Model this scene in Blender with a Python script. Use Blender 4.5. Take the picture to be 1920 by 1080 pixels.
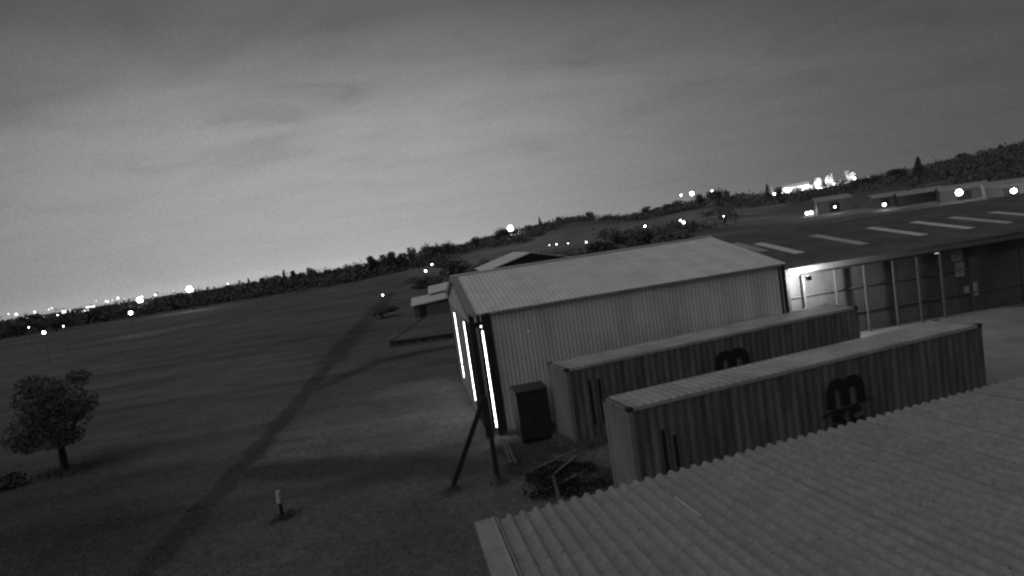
import bpy, math, random
from mathutils import Vector, Matrix

for o in list(bpy.data.objects):
    bpy.data.objects.remove(o)
SC = bpy.context.scene
COL = SC.collection
R = math.radians

# ------------------------------------------------------------------ camera
CAM_Z = 8.8
PITCH, ROLL, FPX = 0.07735, -0.146, 1200.0
cd = bpy.data.cameras.new('camera')
cam = bpy.data.objects.new('camera', cd)
COL.objects.link(cam)
cd.sensor_width = 36.0
cd.lens = 36.0 * FPX / 1920.0
cd.clip_start, cd.clip_end = 0.1, 20000.0
cp, sp = math.cos(PITCH), math.sin(PITCH)
fw, rt, up = Vector((0, cp, -sp)), Vector((1, 0, 0)), Vector((0, sp, cp))
c, s = math.cos(ROLL), math.sin(ROLL)
r2, u2 = c * rt + s * up, -s * rt + c * up
m = Matrix((r2, u2, -fw)).transposed().to_4x4()
m.translation = (0, 0, CAM_Z)
cam.matrix_world = m
SC.camera = cam

# ------------------------------------------------------------------ render look
SC.render.engine = 'CYCLES'
SC.view_settings.view_transform = 'Standard'
SC.view_settings.look = 'None'
SC.view_settings.exposure = 0.0
SC.view_settings.gamma = 1.0
SC.cycles.use_denoising = True
SC.cycles.max_bounces = 5
SC.cycles.sample_clamp_indirect = 2.0
SC.cycles.pixel_filter_type = 'BLACKMAN_HARRIS'
SC.cycles.filter_width = 2.4

# ------------------------------------------------------------------ sky: low cloud lit by a town beyond the field
W = bpy.data.worlds.new('World')
SC.world = W
W.use_nodes = True
nt = W.node_tree
N, LK = nt.nodes, nt.links
for n in list(N):
    N.remove(n)


def node(tree, kind, **kw):
    n = tree.nodes.new(kind)
    for k, v in kw.items():
        setattr(n, k, v)
    return n


def ramp(tree, inp, stops, interp='LINEAR'):
    n = tree.nodes.new('ShaderNodeValToRGB')
    cr = n.color_ramp
    cr.interpolation = interp
    while len(cr.elements) > 1:
        cr.elements.remove(cr.elements[0])
    cr.elements[0].position = stops[0][0]
    cr.elements[0].color = (stops[0][1],) * 3 + (1,)
    for p, v in stops[1:]:
        e = cr.elements.new(p)
        e.color = (v, v, v, 1)
    tree.links.new(inp, n.inputs[0])
    return n.outputs[0]


def mth(tree, op, a, b=None, clamp=False):
    n = tree.nodes.new('ShaderNodeMath')
    n.operation = op
    n.use_clamp = clamp
    for i, v in enumerate((a, b)):
        if v is None:
            continue
        if isinstance(v, (int, float)):
            n.inputs[i].default_value = v
        else:
            tree.links.new(v, n.inputs[i])
    return n.outputs[0]


GLOW_AZ = -0.27
tc = node(nt, 'ShaderNodeTexCoord')
nrm = node(nt, 'ShaderNodeVectorMath', operation='NORMALIZE')
LK.new(tc.outputs['Generated'], nrm.inputs[0])
sep = node(nt, 'ShaderNodeSeparateXYZ')
LK.new(nrm.outputs[0], sep.inputs[0])
flat = node(nt, 'ShaderNodeVectorMath', operation='MULTIPLY')
LK.new(nrm.outputs[0], flat.inputs[0])
flat.inputs[1].default_value = (1, 1, 0)
fn = node(nt, 'ShaderNodeVectorMath', operation='NORMALIZE')
LK.new(flat.outputs[0], fn.inputs[0])
dt = node(nt, 'ShaderNodeVectorMath', operation='DOT_PRODUCT')
LK.new(fn.outputs[0], dt.inputs[0])
dt.inputs[1].default_value = (math.sin(GLOW_AZ), math.cos(GLOW_AZ), 0)
azf = ramp(nt, mth(nt, 'MULTIPLY_ADD', dt.outputs['Value'], 0.5), [(0, .20), (.60, .20), (.78, .22), (.86, .30), (.92, .46), (.96, .68), (.985, .88), (1, 1)], 'B_SPLINE')
azf.node.inputs[0].links[0].from_node.inputs[2].default_value = 0.5
elv = ramp(nt, sep.outputs['Z'], [(0, .47), (.012, .405), (.035, .375), (.1, .365), (.2, .32), (.27, .215), (.34, .13), (.45, .095), (1, .08)])
den = mth(nt, 'ADD', mth(nt, 'MAXIMUM', sep.outputs['Z'], 0.0), 0.12)
cv = node(nt, 'ShaderNodeVectorMath', operation='DIVIDE')
LK.new(flat.outputs[0], cv.inputs[0])
cmb = node(nt, 'ShaderNodeCombineXYZ')
for i in range(3):
    LK.new(den, cmb.inputs[i])
LK.new(cmb.outputs[0], cv.inputs[1])
mp = node(nt, 'ShaderNodeMapping')
mp.inputs['Rotation'].default_value = (0, 0, R(-24))
mp.inputs['Scale'].default_value = (0.75, 1.25, 1)
LK.new(cv.outputs[0], mp.inputs['Vector'])
nz = node(nt, 'ShaderNodeTexNoise')
nz.inputs['Scale'].default_value = 1.9
nz.inputs['Detail'].default_value = 7
nz.inputs['Roughness'].default_value = 0.55
nz.inputs['Distortion'].default_value = 0.5
LK.new(mp.outputs[0], nz.inputs['Vector'])
cl = ramp(nt, nz.outputs[0], [(.22, .74), (.46, .97), (.62, 1.06), (.8, 1.12)])
clw = ramp(nt, sep.outputs['Z'], [(0.0, 0.15), (.10, .42), (.24, 1.15), (1, 1.15)])
clm = mth(nt, 'ADD', mth(nt, 'MULTIPLY', mth(nt, 'SUBTRACT', cl, 1.0), clw), 1.0)
# the thin remainder of the physical night sky, low sun far below the glow
sky = node(nt, 'ShaderNodeTexSky', sky_type='NISHITA')
sky.sun_disc = False
sky.sun_elevation = R(1.0)
sky.sun_rotation = GLOW_AZ
sbw = node(nt, 'ShaderNodeRGBToBW')
LK.new(sky.outputs[0], sbw.inputs[0])
# pixel-fine noise over the sky, standing in for sensor grain
nf = node(nt, 'ShaderNodeTexNoise')
nf.inputs['Scale'].default_value = 420
nf.inputs['Detail'].default_value = 3
nf.inputs['Roughness'].default_value = 0.8
LK.new(nrm.outputs[0], nf.inputs['Vector'])
clm = mth(nt, 'MULTIPLY', clm, ramp(nt, nf.outputs[0], [(.25, .83), (.75, 1.17)]))
tot = mth(nt, 'MULTIPLY', mth(nt, 'MULTIPLY', elv, azf), clm)
tot = mth(nt, 'ADD', tot, mth(nt, 'MULTIPLY', sbw.outputs[0], 0.002))
bg = node(nt, 'ShaderNodeBackground')
LK.new(tot, bg.inputs['Color'])
bg.inputs['Strength'].default_value = 1.0
wo = node(nt, 'ShaderNodeOutputWorld')
LK.new(bg.outputs[0], wo.inputs['Surface'])

sd = bpy.data.lights.new('fill_sun', 'SUN')  # unseen soft fill added to brighten walls, roofs and ground
sd.energy = 0.55
sd.angle = R(70)
so = bpy.data.objects.new('fill_sun', sd)
COL.objects.link(so)
so.rotation_euler = Vector((-.45, -.42, .78)).to_track_quat('Z', 'Y').to_euler()


# ------------------------------------------------------------------ helpers
class MB:
    def __init__(self):
        self.v, self.f = [], []

    def quad(self, a, b, c_, d):
        n = len(self.v)
        self.v += [a, b, c_, d]
        self.f.append((n, n + 1, n + 2, n + 3))

    def box(self, x0, x1, y0, y1, z0, z1):
        n = len(self.v)
        self.v += [(x, y, z) for z in (z0, z1) for y in (y0, y1) for x in (x0, x1)]
        for q in ((0, 2, 3, 1), (4, 5, 7, 6), (0, 1, 5, 4), (2, 6, 7, 3), (0, 4, 6, 2), (1, 3, 7, 5)):
            self.f.append(tuple(n + i for i in q))

    def beam(self, a, b, w, h=None, sides=4, taper=1.0):
        a, b = Vector(a), Vector(b)
        d = (b - a).normalized()
        x = d.cross(Vector((0, 0, 1)))
        if x.length < 1e-3:
            x = Vector((1, 0, 0))
        x.normalize()
        y = d.cross(x)
        h = h or w
        n = len(self.v)
        for p, k in ((a, 1), (b, taper)):
            for i in range(sides):
                t = 2 * math.pi * (i + .5) / sides
                q = 1.0 / math.cos(math.pi / sides) if sides == 4 else 1.0
                self.v.append(tuple(p + x * math.cos(t) * w / 2 * k * q + y * math.sin(t) * h / 2 * k * q))
        for i in range(sides):
            j = (i + 1) % sides
            self.f.append((n + i, n + j, n + sides + j, n + sides + i))
        self.f.append(tuple(n + i for i in reversed(range(sides))))
        self.f.append(tuple(n + sides + i for i in range(sides)))

    def prism(self, pts, y0, y1):
        """outline in x,z pushed along y"""
        n, k = len(self.v), len(pts)
        self.v += [(x, y0, z) for x, z in pts] + [(x, y1, z) for x, z in pts]
        self.f.append(tuple(range(n, n + k)))
        self.f.append(tuple(reversed(range(n + k, n + 2 * k))))
        for i in range(k):
            j = (i + 1) % k
            self.f.append((n + i, n + k + i, n + k + j, n + j))

    def sheet(self, prof, e0, e1, flip=False, thick=None):
        """profile points (list of Vector) swept by offsets e0 -> e1"""
        n, k = len(self.v), len(prof)
        for e in (e0, e1):
            self.v += [tuple(Vector(p) + Vector(e)) for p in prof]
        for i in range(k - 1):
            q = (n + i, n + i + 1, n + k + i + 1, n + k + i)
            self.f.append(tuple(reversed(q)) if flip else q)

    def globe(self, c_, r, seg=10, ring=6, sz=1.0):
        n = len(self.v)
        for i in range(ring + 1):
            th = math.pi * i / ring
            for j in range(seg):
                ph = 2 * math.pi * j / seg
                self.v.append((c_[0] + r * math.sin(th) * math.cos(ph), c_[1] + r * math.sin(th) * math.sin(ph), c_[2] + r * sz * math.cos(th)))
        for i in range(ring):
            for j in range(seg):
                k = (j + 1) % seg
                self.f.append((n + i * seg + j, n + (i + 1) * seg + j, n + (i + 1) * seg + k, n + i * seg + k))

    def mesh(self, name):
        me = bpy.data.meshes.new(name)
        me.from_pydata(self.v, [], self.f)
        me.update()
        return me

    def build(self, name, mat, parent=None, smooth=False):
        me = self.mesh(name)
        me.materials.append(mat)
        if smooth:
            for p in me.polygons:
                p.use_smooth = True
        return link(name, me, parent)


def link(name, data, parent=None):
    o = bpy.data.objects.new(name, data)
    COL.objects.link(o)
    if parent is not None:
        o.parent = parent
    return o


def tag(o, label=None, cat=None, group=None, kind=None):
    if label:
        o['label'] = label
    if cat:
        o['category'] = cat
    if group:
        o['group'] = group
    if kind:
        o['kind'] = kind
    return o


def thing(name, label, cat, loc=(0, 0, 0), rz=0.0, group=None):
    o = link(name, None)
    o.empty_display_size = 0.3
    o.location = loc
    o.rotation_euler = (0, 0, rz)
    return tag(o, label, cat, group)


def grey(name, v, rough=0.8, metal=0.0, var=0.25, scale=3.0, bump=0.0, bscale=30.0, stain=0.0, stretch=(1, 1, 1), spec=0.3, sheet=None, each=0.0):
    """plain grey surface with mottling, optional streaky wear and fine relief"""
    mt = bpy.data.materials.new(name)
    mt.use_nodes = True
    t = mt.node_tree
    b = t.nodes['Principled BSDF']
    b.inputs['Roughness'].default_value = rough
    b.inputs['Metallic'].default_value = metal
    b.inputs['Specular IOR Level'].default_value = spec
    co = node(t, 'ShaderNodeTexCoord')
    mpn = node(t, 'ShaderNodeMapping')
    mpn.inputs['Scale'].default_value = stretch
    t.links.new(co.outputs['Object'], mpn.inputs['Vector'])
    n1 = node(t, 'ShaderNodeTexNoise')
    n1.inputs['Scale'].default_value = scale
    n1.inputs['Detail'].default_value = 8
    n1.inputs['Roughness'].default_value = 0.65
    t.links.new(mpn.outputs[0], n1.inputs['Vector'])
    k = ramp(t, n1.outputs[0], [(.25, v * (1 - var)), (.5, v), (.75, v * (1 + var))])
    n0 = node(t, 'ShaderNodeTexNoise')
    n0.inputs['Scale'].default_value = 16
    n0.inputs['Detail'].default_value = 3
    t.links.new(co.outputs['Object'], n0.inputs['Vector'])
    k = mth(t, 'MULTIPLY', k, ramp(t, n0.outputs[0], [(.3, .86), (.7, 1.14)]))
    if stain:
        n2 = node(t, 'ShaderNodeTexNoise')
        n2.inputs['Scale'].default_value = scale * 0.35
        n2.inputs['Detail'].default_value = 5
        t.links.new(mpn.outputs[0], n2.inputs['Vector'])
        k = mth(t, 'MULTIPLY', k, ramp(t, n2.outputs[0], [(.38, 1 - stain), (.6, 1.0)]))
    if sheet:      # every sheet of cladding weathers a little differently
        sx = node(t, 'ShaderNodeSeparateXYZ')
        t.links.new(co.outputs['Object'], sx.inputs[0])
        wn = node(t, 'ShaderNodeTexWhiteNoise', noise_dimensions='1D')
        t.links.new(mth(t, 'FLOOR', mth(t, 'DIVIDE', sx.outputs[0], sheet)), wn.inputs['W'])
        k = mth(t, 'MULTIPLY', k, ramp(t, wn.outputs['Value'], [(0, .95), (1, 1.04)]))
    if each:
        oi = node(t, 'ShaderNodeObjectInfo')
        k = mth(t, 'MULTIPLY', k, ramp(t, oi.outputs['Random'], [(0, 1 - each), (1, 1 + each)]))
    t.links.new(k, b.inputs['Base Color'])
    if bump:
        n3 = node(t, 'ShaderNodeTexNoise')
        n3.inputs['Scale'].default_value = bscale
        n3.inputs['Detail'].default_value = 4
        t.links.new(co.outputs['Object'], n3.inputs['Vector'])
        bm = node(t, 'ShaderNodeBump')
        bm.inputs['Strength'].default_value = bump
        bm.inputs['Distance'].default_value = 0.03
        t.links.new(n3.outputs[0], bm.inputs['Height'])
        t.links.new(bm.outputs[0], b.inputs['Normal'])
    return mt


def glow(name, strength):
    mt = bpy.data.materials.new(name)
    mt.use_nodes = True
    t = mt.node_tree
    b = t.nodes['Principled BSDF']
    b.inputs['Base Color'].default_value = (.8, .8, .8, 1)
    b.inputs['Emission Color'].default_value = (1, 1, 1, 1)
    b.inputs['Emission Strength'].default_value = strength
    return mt


def lamp(name, parent, loc, energy, radius=0.15):
    ld = bpy.data.lights.new(name, 'POINT')
    ld.energy = energy
    ld.shadow_soft_size = radius
    o = link(name, ld, parent)
    o.location = loc
    return o


ORD = ['first', 'second', 'third', 'fourth', 'fifth', 'sixth', 'seventh', 'eighth', 'ninth', 'tenth', 'eleventh', 'twelfth', 'thirteenth',
       'fourteenth', 'fifteenth', 'sixteenth', 'seventeenth', 'eighteenth', 'nineteenth', 'twentieth', 'twenty-first', 'twenty-second',
       'twenty-third', 'twenty-fourth', 'twenty-fifth', 'twenty-sixth']

M = dict(
    galv=grey('weathered_zinc', .36, .55, .35, .10, 2.0, stain=.12, bump=.12, bscale=12),
    near=grey('old_zinc_roof', .38, .62, .15, .16, 9.0, stain=.12, bump=.3, bscale=40, each=.05),
    flash=grey('zinc_flashing', .40, .5, .2, .12, 3, stain=.15),
    white=grey('white_steel_wall', .68, .6, 0, .14, 2.2, stain=.14, stretch=(1, 1, .25), sheet=.76),
    whiteroof=grey('white_steel_roof', .82, .5, .0, .12, 1.8, stain=.10, sheet=.72),
    trim=grey('trim_steel', .28, .6, .0, .15, 2),
    dark=grey('dark_steel', .030, .7, .0, .3, 3),
    door=grey('door_sheet', .035, .6, .0, .2, 2, stretch=(1, 1, .3)),
    leafgrey=grey('door_leaf_pale', .40, .6, .0, .15, 2),
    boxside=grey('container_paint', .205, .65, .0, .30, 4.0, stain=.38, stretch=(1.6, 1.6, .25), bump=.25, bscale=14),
    boxend=grey('container_paint_lit_end', .30, .65, .0, .2, 2.5, stain=.22, stretch=(1, 1, .35)),  # same paint, glow on the left-facing end put into a lighter colour
    boxtop=grey('container_paint_lit_roof', .50, .6, .0, .2, 1.8, stain=.25),  # same paint, sky light on the top put into a paler colour
    casting=grey('casting_steel', .06, .7, .3, .3, 8),
    print=grey('dark_print', .028, .7, .0, .2, 4),
    palep=grey('pale_board', .30, .6, .0, .15, 4),
    dkroof=grey('dark_sheet_roof', .14, .75, .0, .3, 1.5, stain=.25),
    dkwall=grey('dark_sheet_wall', .10, .75, .0, .25, 1.5, stain=.2, stretch=(1, 1, .3)),
    sky=grey('translucent_sheet', .68, .55, .0, .12, 3),
    post=grey('galvanised_post', .125, .5, .2, .15, 5),
    timber=grey('dark_timber', .030, .85, .0, .3, 6, stretch=(4, 4, .6)),
    plank=grey('old_plank', .14, .85, .0, .35, 5),
    bark=grey('bark', .05, .95, .0, .4, 8),
    leaf=grey('foliage', .12, .9, .0, .3, .6),
    leaf2=grey('dense_foliage', .15, .9, .0, .25, .2),
    scrap=grey('scrap', .028, .8, .0, .5, 2),
    conc=grey('concrete', .27, .9, .0, .2, .7, stain=.25, bump=.2, bscale=8),
    shed=grey('shed_wall', .17, .8, .0, .15, .5),
    shedmid=grey('fascia_paint', .17, .7, .0, .15, 1.5),
    shedd=grey('shed_wall_dark', .06, .8, .0, .2, .5),
    shedroof=grey('shed_roof', .42, .6, .1, .15, .3),
    marker=grey('marker_paint', .55, .7, .0, .2, 12),
    strip=grey('bright_strip', .85, .35, .6, .1, 5),
    ledge=glow('lit_gap', 14.0),
    ledge2=glow('lit_gap_dim', 0.55),
    bulb=glow('lamp_glass', 26.0),
    bulbmid=glow('lamp_glass_mid', 14.0),
    bulbsoft=glow('lamp_glass_soft', 4.0),
    flood=glow('floodlight_glass', 9.0),
    litwin=glow('lit_window', 2.5),
)

# ------------------------------------------------------------------ terrain
RIDGE = [(-3.2, 0.), (-.25, 0.), (-.12, 5.), (-.03, 10.), (.05, 12.5), (.11, 14.5), (.19, 10.), (.27, 12.5), (.32, 14.), (.4, 10.5),
         (.5, 11.), (.58, 12.5), (.66, 16.), (.74, 18.), (1.2, 18.), (2.2, 6.), (3.2, 0.)]


def interp(t, tab):
    for (a, u), (b, v) in zip(tab, tab[1:]):
        if t <= b:
            return u + (v - u) * max(0, min(1, (t - a) / (b - a)))
    return tab[-1][1]


def ground_z(x, y):
    r = math.hypot(x, y)
    t = max(0, min(1, (r - 120) / 310.0))
    az = math.atan2(x, y)
    z = interp(az, RIDGE) * t * t * (3 - 2 * t)
    if r > 350:   # the plain falls away gently beyond the treeline
        z -= .009 * (r - 350) * interp(az, [(-3.2, .0), (-1.6, 1.), (-.15, 1.), (.0, .15), (3.2, .0)])
    return z


def ground_material():
    mt = bpy.data.materials.new('grass_field')
    mt.use_nodes = True
    t = mt.node_tree
    b = t.nodes['Principled BSDF']
    b.inputs['Roughness'].default_value = 0.95
    b.inputs['Specular IOR Level'].default_value = 0.1
    co = node(t, 'ShaderNodeTexCoord')
    # ragged coordinates so that worn tracks have uneven edges
    nd = node(t, 'ShaderNodeTexNoise')
    nd.inputs['Scale'].default_value = 0.5
    nd.inputs['Detail'].default_value = 5
    t.links.new(co.outputs['Object'], nd.inputs['Vector'])
    sb = node(t, 'ShaderNodeVectorMath', operation='MULTIPLY_ADD')
    t.links.new(nd.outputs['Color'], sb.inputs[0])
    sb.inputs[1].default_value = (1.3, 1.3, 0)
    sb.inputs[2].default_value = (-.65, -.65, 0)
    ad = node(t, 'ShaderNodeVectorMath', operation='ADD')
    t.links.new(co.outputs['Object'], ad.inputs[0])
    t.links.new(sb.outputs[0], ad.inputs[1])
    fl = node(t, 'ShaderNodeVectorMath', operation='MULTIPLY')
    t.links.new(ad.outputs[0], fl.inputs[0])
    fl.inputs[1].default_value = (1, 1, 0)
    P = fl.outputs[0]

    def seg(a, b_, half, soft):
        A, B = Vector((*a, 0)), Vector((*b_, 0))
        D = B - A
        pa = node(t, 'ShaderNodeVectorMath', operation='SUBTRACT')
        t.links.new(P, pa.inputs[0])
        pa.inputs[1].default_value = A
        dd = node(t, 'ShaderNodeVectorMath', operation='DOT_PRODUCT')
        t.links.new(pa.outputs[0], dd.inputs[0])
        dd.inputs[1].default_value = D / D.length_squared
        tt = mth(t, 'ADD', dd.outputs['Value'], 0.0, True)
        sc = node(t, 'ShaderNodeVectorMath', operation='SCALE')
        sc.inputs[0].default_value = D
        t.links.new(tt, sc.inputs['Scale'])
        df = node(t, 'ShaderNodeVectorMath', operation='DISTANCE')
        t.links.new(pa.outputs[0], df.inputs[0])
        t.links.new(sc.outputs[0], df.inputs[1])
        mr = node(t, 'ShaderNodeMapRange')
        mr.interpolation_type = 'SMOOTHSTEP'
        t.links.new(df.outputs['Value'], mr.inputs['Value'])
        mr.inputs['From Min'].default_value = half
        mr.inputs['From Max'].default_value = half + soft
        mr.inputs['To Min'].default_value = 1
        mr.inputs['To Max'].default_value = 0
        return mr.outputs[0]

    def union(parts):
        u = parts[0]
        for p in parts[1:]:
            u = mth(t, 'MAXIMUM', u, p)
        return u

    dark = union([seg((-12.4, 15), (-14.0, 31.6), .3, .5), seg((-14.0, 31.6), (-17.2, 57.5), .32, .55), seg((-17.2, 57.5), (-30, 160), .6, 1.4),
                  seg((-15.2, 46.0), (-12.2, 54.0), .35, 1.0), seg((-12.2, 54), (-6, 56.5), .4, 1.2),
                  seg((-12.5, 28.6), (-3.0, 25.2), .5, 1.5)])  # this last band is the shadow below the door light, painted dark
    pale = union([seg((-5.0, 29.6), (-12.0, 31.0), .9, 1.4), seg((-4.8, 31), (-10.5, 35.5), 1.6, 2.4), seg((-5, 34), (-7.5, 41), 1.5, 2.0)])  # hangar door light spilling over the ground, painted as paler colour
    field = union([seg((0, 255), (60, 265), 22, 45), seg((62, 232), (96, 186), 8, 14), seg((96, 186), (128, 140), 4, 9)])
    darker_ground = union([seg((-.3, 24.2), (2.2, 22.0), .7, 1.0), seg((-.6, 26.3), (1.4, 26.0), .8, .9)])  # darker ground around the container ends and cabinet
    corner_dim = union([seg((-60, 34), (-24, 24), 5, 9), seg((-40, 10), (-17, 16), 4, 6)])  # lens corner darkening at left, painted into the grass colour
    n1 = node(t, 'ShaderNodeTexNoise')
    n1.inputs['Scale'].default_value = 0.06
    n1.inputs['Detail'].default_value = 9
    n1.inputs['Roughness'].default_value = 0.62
    t.links.new(co.outputs['Object'], n1.inputs['Vector'])
    n2 = node(t, 'ShaderNodeTexNoise')
    n2.inputs['Scale'].default_value = 3.0
    n2.inputs['Detail'].default_value = 6
    n2.inputs['Roughness'].default_value = 0.7
    t.links.new(co.outputs['Object'], n2.inputs['Vector'])
    k = mth(t, 'MULTIPLY', ramp(t, n1.outputs[0], [(.3, .10), (.5, .145), (.7, .195)]), ramp(t, n2.outputs[0], [(.3, .68), (.7, 1.32)]))
    n4 = node(t, 'ShaderNodeTexNoise')
    n4.inputs['Scale'].default_value = 0.33
    n4.inputs['Detail'].default_value = 7
    n4.inputs['Roughness'].default_value = 0.7
    t.links.new(co.outputs['Object'], n4.inputs['Vector'])
    k = mth(t, 'MULTIPLY', k, ramp(t, n4.outputs[0], [(.32, .78), (.5, 1.0), (.68, 1.2)]))
    # mown swathes lying across the field
    mw = node(t, 'ShaderNodeMapping')
    mw.inputs['Scale'].default_value = (.03, .30, 1)
    mw.inputs['Rotation'].default_value = (0, 0, .12)
    t.links.new(co.outputs['Object'], mw.inputs['Vector'])
    n5 = node(t, 'ShaderNodeTexNoise')
    n5.inputs['Scale'].default_value = 1.0
    n5.inputs['Detail'].default_value = 6
    n5.inputs['Roughness'].default_value = 0.6
    t.links.new(mw.outputs[0], n5.inputs['Vector'])
    k = mth(t, 'MULTIPLY', k, ramp(t, n5.outputs[0], [(.35, .76), (.5, 1.0), (.65, 1.16)]))
    k = mth(t, 'MULTIPLY', k, mth(t, 'SUBTRACT', 1.0, mth(t, 'MULTIPLY', dark, .42)))
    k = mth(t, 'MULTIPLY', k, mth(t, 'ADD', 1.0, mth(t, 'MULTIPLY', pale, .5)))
    k = mth(t, 'MULTIPLY', k, mth(t, 'ADD', 1.0, mth(t, 'MULTIPLY', field, .7)))
    k = mth(t, 'MULTIPLY', k, mth(t, 'SUBTRACT', 1.0, mth(t, 'MULTIPLY', darker_ground, .62)))
    k = mth(t, 'MULTIPLY', k, mth(t, 'SUBTRACT', 1.0, mth(t, 'MULTIPLY', corner_dim, .38)))
    t.links.new(k, b.inputs['Base Color'])
    bm = node(t, 'ShaderNodeBump')
    bm.inputs['Strength'].default_value = 0.5
    bm.inputs['Distance'].default_value = 0.08
    t.links.new(n2.outputs[0], bm.inputs['Height'])
    t.links.new(bm.outputs[0], b.inputs['Normal'])
    return mt


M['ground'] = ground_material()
rnd = random.Random(7)
radii = [0.0, 4, 8] + [8 * (1.085 ** i) for i in range(1, 88)]
NA = 180
g = MB()
g.v.append((0, 0, 0))
for r in radii[1:]:
    for j in range(NA):
        a = 2 * math.pi * j / NA
        x, y = r * math.sin(a), r * math.cos(a)
        z = ground_z(x, y)
        if r > 45:
            z += (math.sin(x * .021 + 1.3) * math.cos(y * .017) * .35 + math.sin(x * .05 + y * .04) * .12) * min(1, (r - 45) / 60)
        g.v.append((x, y, z))
for j in range(NA):
    g.f.append((0, 1 + (j + 1) % NA, 1 + j))
for i in range(len(radii) - 2):
    for j in range(NA):
        k = (j + 1) % NA
        b0, b1 = 1 + i * NA, 1 + (i + 1) * NA
        g.f.append((b0 + j, b0 + k, b1 + k, b1 + j))
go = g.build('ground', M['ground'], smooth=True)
tag(go, 'dark grass airfield sloping up to low hills', kind='structure')

yd = MB()
yd.v = [(17.5, 19, .02), (60, 17, .02), (64, 46, .02), (16, 37.6, .02), (17.5, 19, -.3), (60, 17, -.3), (64, 46, -.3), (16, 37.6, -.3)]
yd.f = [(0, 1, 2, 3), (0, 4, 5, 1), (1, 5, 6, 2), (2, 6, 7, 3), (3, 7, 4, 0)]
tag(yd.build('yard', M['conc']), 'pale concrete yard beyond the near container', kind='structure')

# ------------------------------------------------------------------ near building under the camera: corrugated roof
NB = thing('corrugated_roof_building', 'low building with grey corrugated roof filling the lower right corner', 'building', (-1.053, 8.662, 0), 0.273)
SL, ZE, RUN = 0.055, 4.9, 11.0


def roofpt(a, b, up_=0.0):
    return Vector((a - .10 * b, -b * math.cos(SL), ZE + b * math.sin(SL) + up_))


PITCHC, AMP = 0.2, 0.033
rr = random.Random(3)
nsheet = 28
for i in range(nsheet):
    a0 = 0.36 + i * 0.8
    over = 0.02 + rr.uniform(-.012, .012)
    lift = rr.uniform(0, .004) + (0.003 if i % 2 else 0)
    prof = []
    for k in range(33):
        a = a0 + (k // 8) * .2 + (0, .032, .058, .085, .1, .115, .142, .168)[k % 8] + (0.02 if k == 32 else 0)
        ph = (k / 8.0) % 1.0
        h = AMP * (1.15, .95, -.5, -.55, -.42, -.55, -.5, .95)[k % 8]
        prof.append((a, 0, h + lift))
    sh = MB()
    n0 = len(prof)
    for b in (-over, 2.6, 5.4, 8.2, RUN):
        base = roofpt(0, b)
        sh.v += [(p[0] + base.x, base.y, base.z + p[2]) for p in prof]
    for q in range(4):
        for k in range(n0 - 1):
            sh.f.append((q * n0 + k, (q + 1) * n0 + k, (q + 1) * n0 + k + 1, q * n0 + k + 1))
    # thickness at the eave end
    e = len(sh.v)
    base = roofpt(0, -over)
    sh.v += [(p[0] + base.x, base.y, base.z + p[2] - .006) for p in prof]
    for k in range(n0 - 1):
        sh.f.append((k, k + 1, e + k + 1, e + k))
    sh.build('roof_sheet', M['near'], NB)
    # fixing screws on the crests near the eave and at two purlins
screws = MB()
for b in (.25, 1.6, 3.0, 4.4, 5.8):
    for i in range(108):
        if rr.random() < .75:
            continue
        p = roofpt(.36 + i * .2, b, AMP * 1.15 + .006)
        screws.box(p.x - .006, p.x + .006, p.y - .006, p.y + .006, p.z - .006, p.z + .006)
tag(screws.build('roof_screw', M['dark'], NB), kind='stuff')
fl = MB()
pr_ = [(.06, 0, -.05), (.06, 0, .035), (.31, 0, .035), (.33, 0, .05), (.345, 0, .048), (.352, 0, -.02)]
A, B_ = roofpt(0, -.05), roofpt(0, RUN)
fl.sheet(pr_, A, B_, flip=False)
fl.build('barge_flashing', M['flash'], NB)
wl = MB()
wl.v = [(x - (.10 * 10.6 if y < -5 and x < 1 else 0), y, z) for z in (-.1, ZE - .12) for y in (-10.6, -.25) for x in (.12, 22)]
wl.f = [(0, 2, 3, 1), (4, 5, 7, 6), (0, 1, 5, 4), (2, 6, 7, 3), (0, 4, 6, 2), (1, 3, 7, 5)]
wl.build('wall', M['shed'], NB)
gt = MB()
gt.box(.36, 22, -.24, -.10, ZE - .11, ZE - .035)
gt.build('eave_purlin', M['dark'], NB)
st = MB()  # reflection on a roof rib, built as an added bright strip
for (a0, b0, a1, b1, w) in ((2.76, .98, 2.765, 1.72, .026),):
    p, q = roofpt(a0, b0, AMP * 1.15 + .012), roofpt(a1, b1, AMP * 1.15 + .012)
    st.beam(p, q, w, .010)
so_ = st.build('rib_glint', M['strip'])
so_.location, so_.rotation_euler = (-1.053, 8.662, 0), (0, 0, .273)
tag(so_, 'bright glint along a roof rib near the eave, built as a strip', 'strip')


# ------------------------------------------------------------------ shipping containers
def ribbon(mb, pts, w, y0, y1):
    L_, R_ = [], []
    for i, p in enumerate(pts):
        a = pts[max(0, i - 1)]
        b = pts[min(len(pts) - 1, i + 1)]
        dx, dz = b[0] - a[0], b[1] - a[1]
        l = math.hypot(dx, dz) or 1
        ww = w[i] if isinstance(w, list) else w
        L_.append((p[0] - dz / l * ww / 2, p[1] + dx / l * ww / 2))
        R_.append((p[0] + dz / l * ww / 2, p[1] - dx / l * ww / 2))
    mb.prism(R_ + L_[::-1], y0, y1)


def arc(cx, cz, r, a0, a1, n=12, sz=1.0):
    return [(cx + r * math.cos(R(a0 + (a1 - a0) * i / n)), cz + sz * r * math.sin(R(a0 + (a1 - a0) * i / n))) for i in range(n + 1)]


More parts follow.
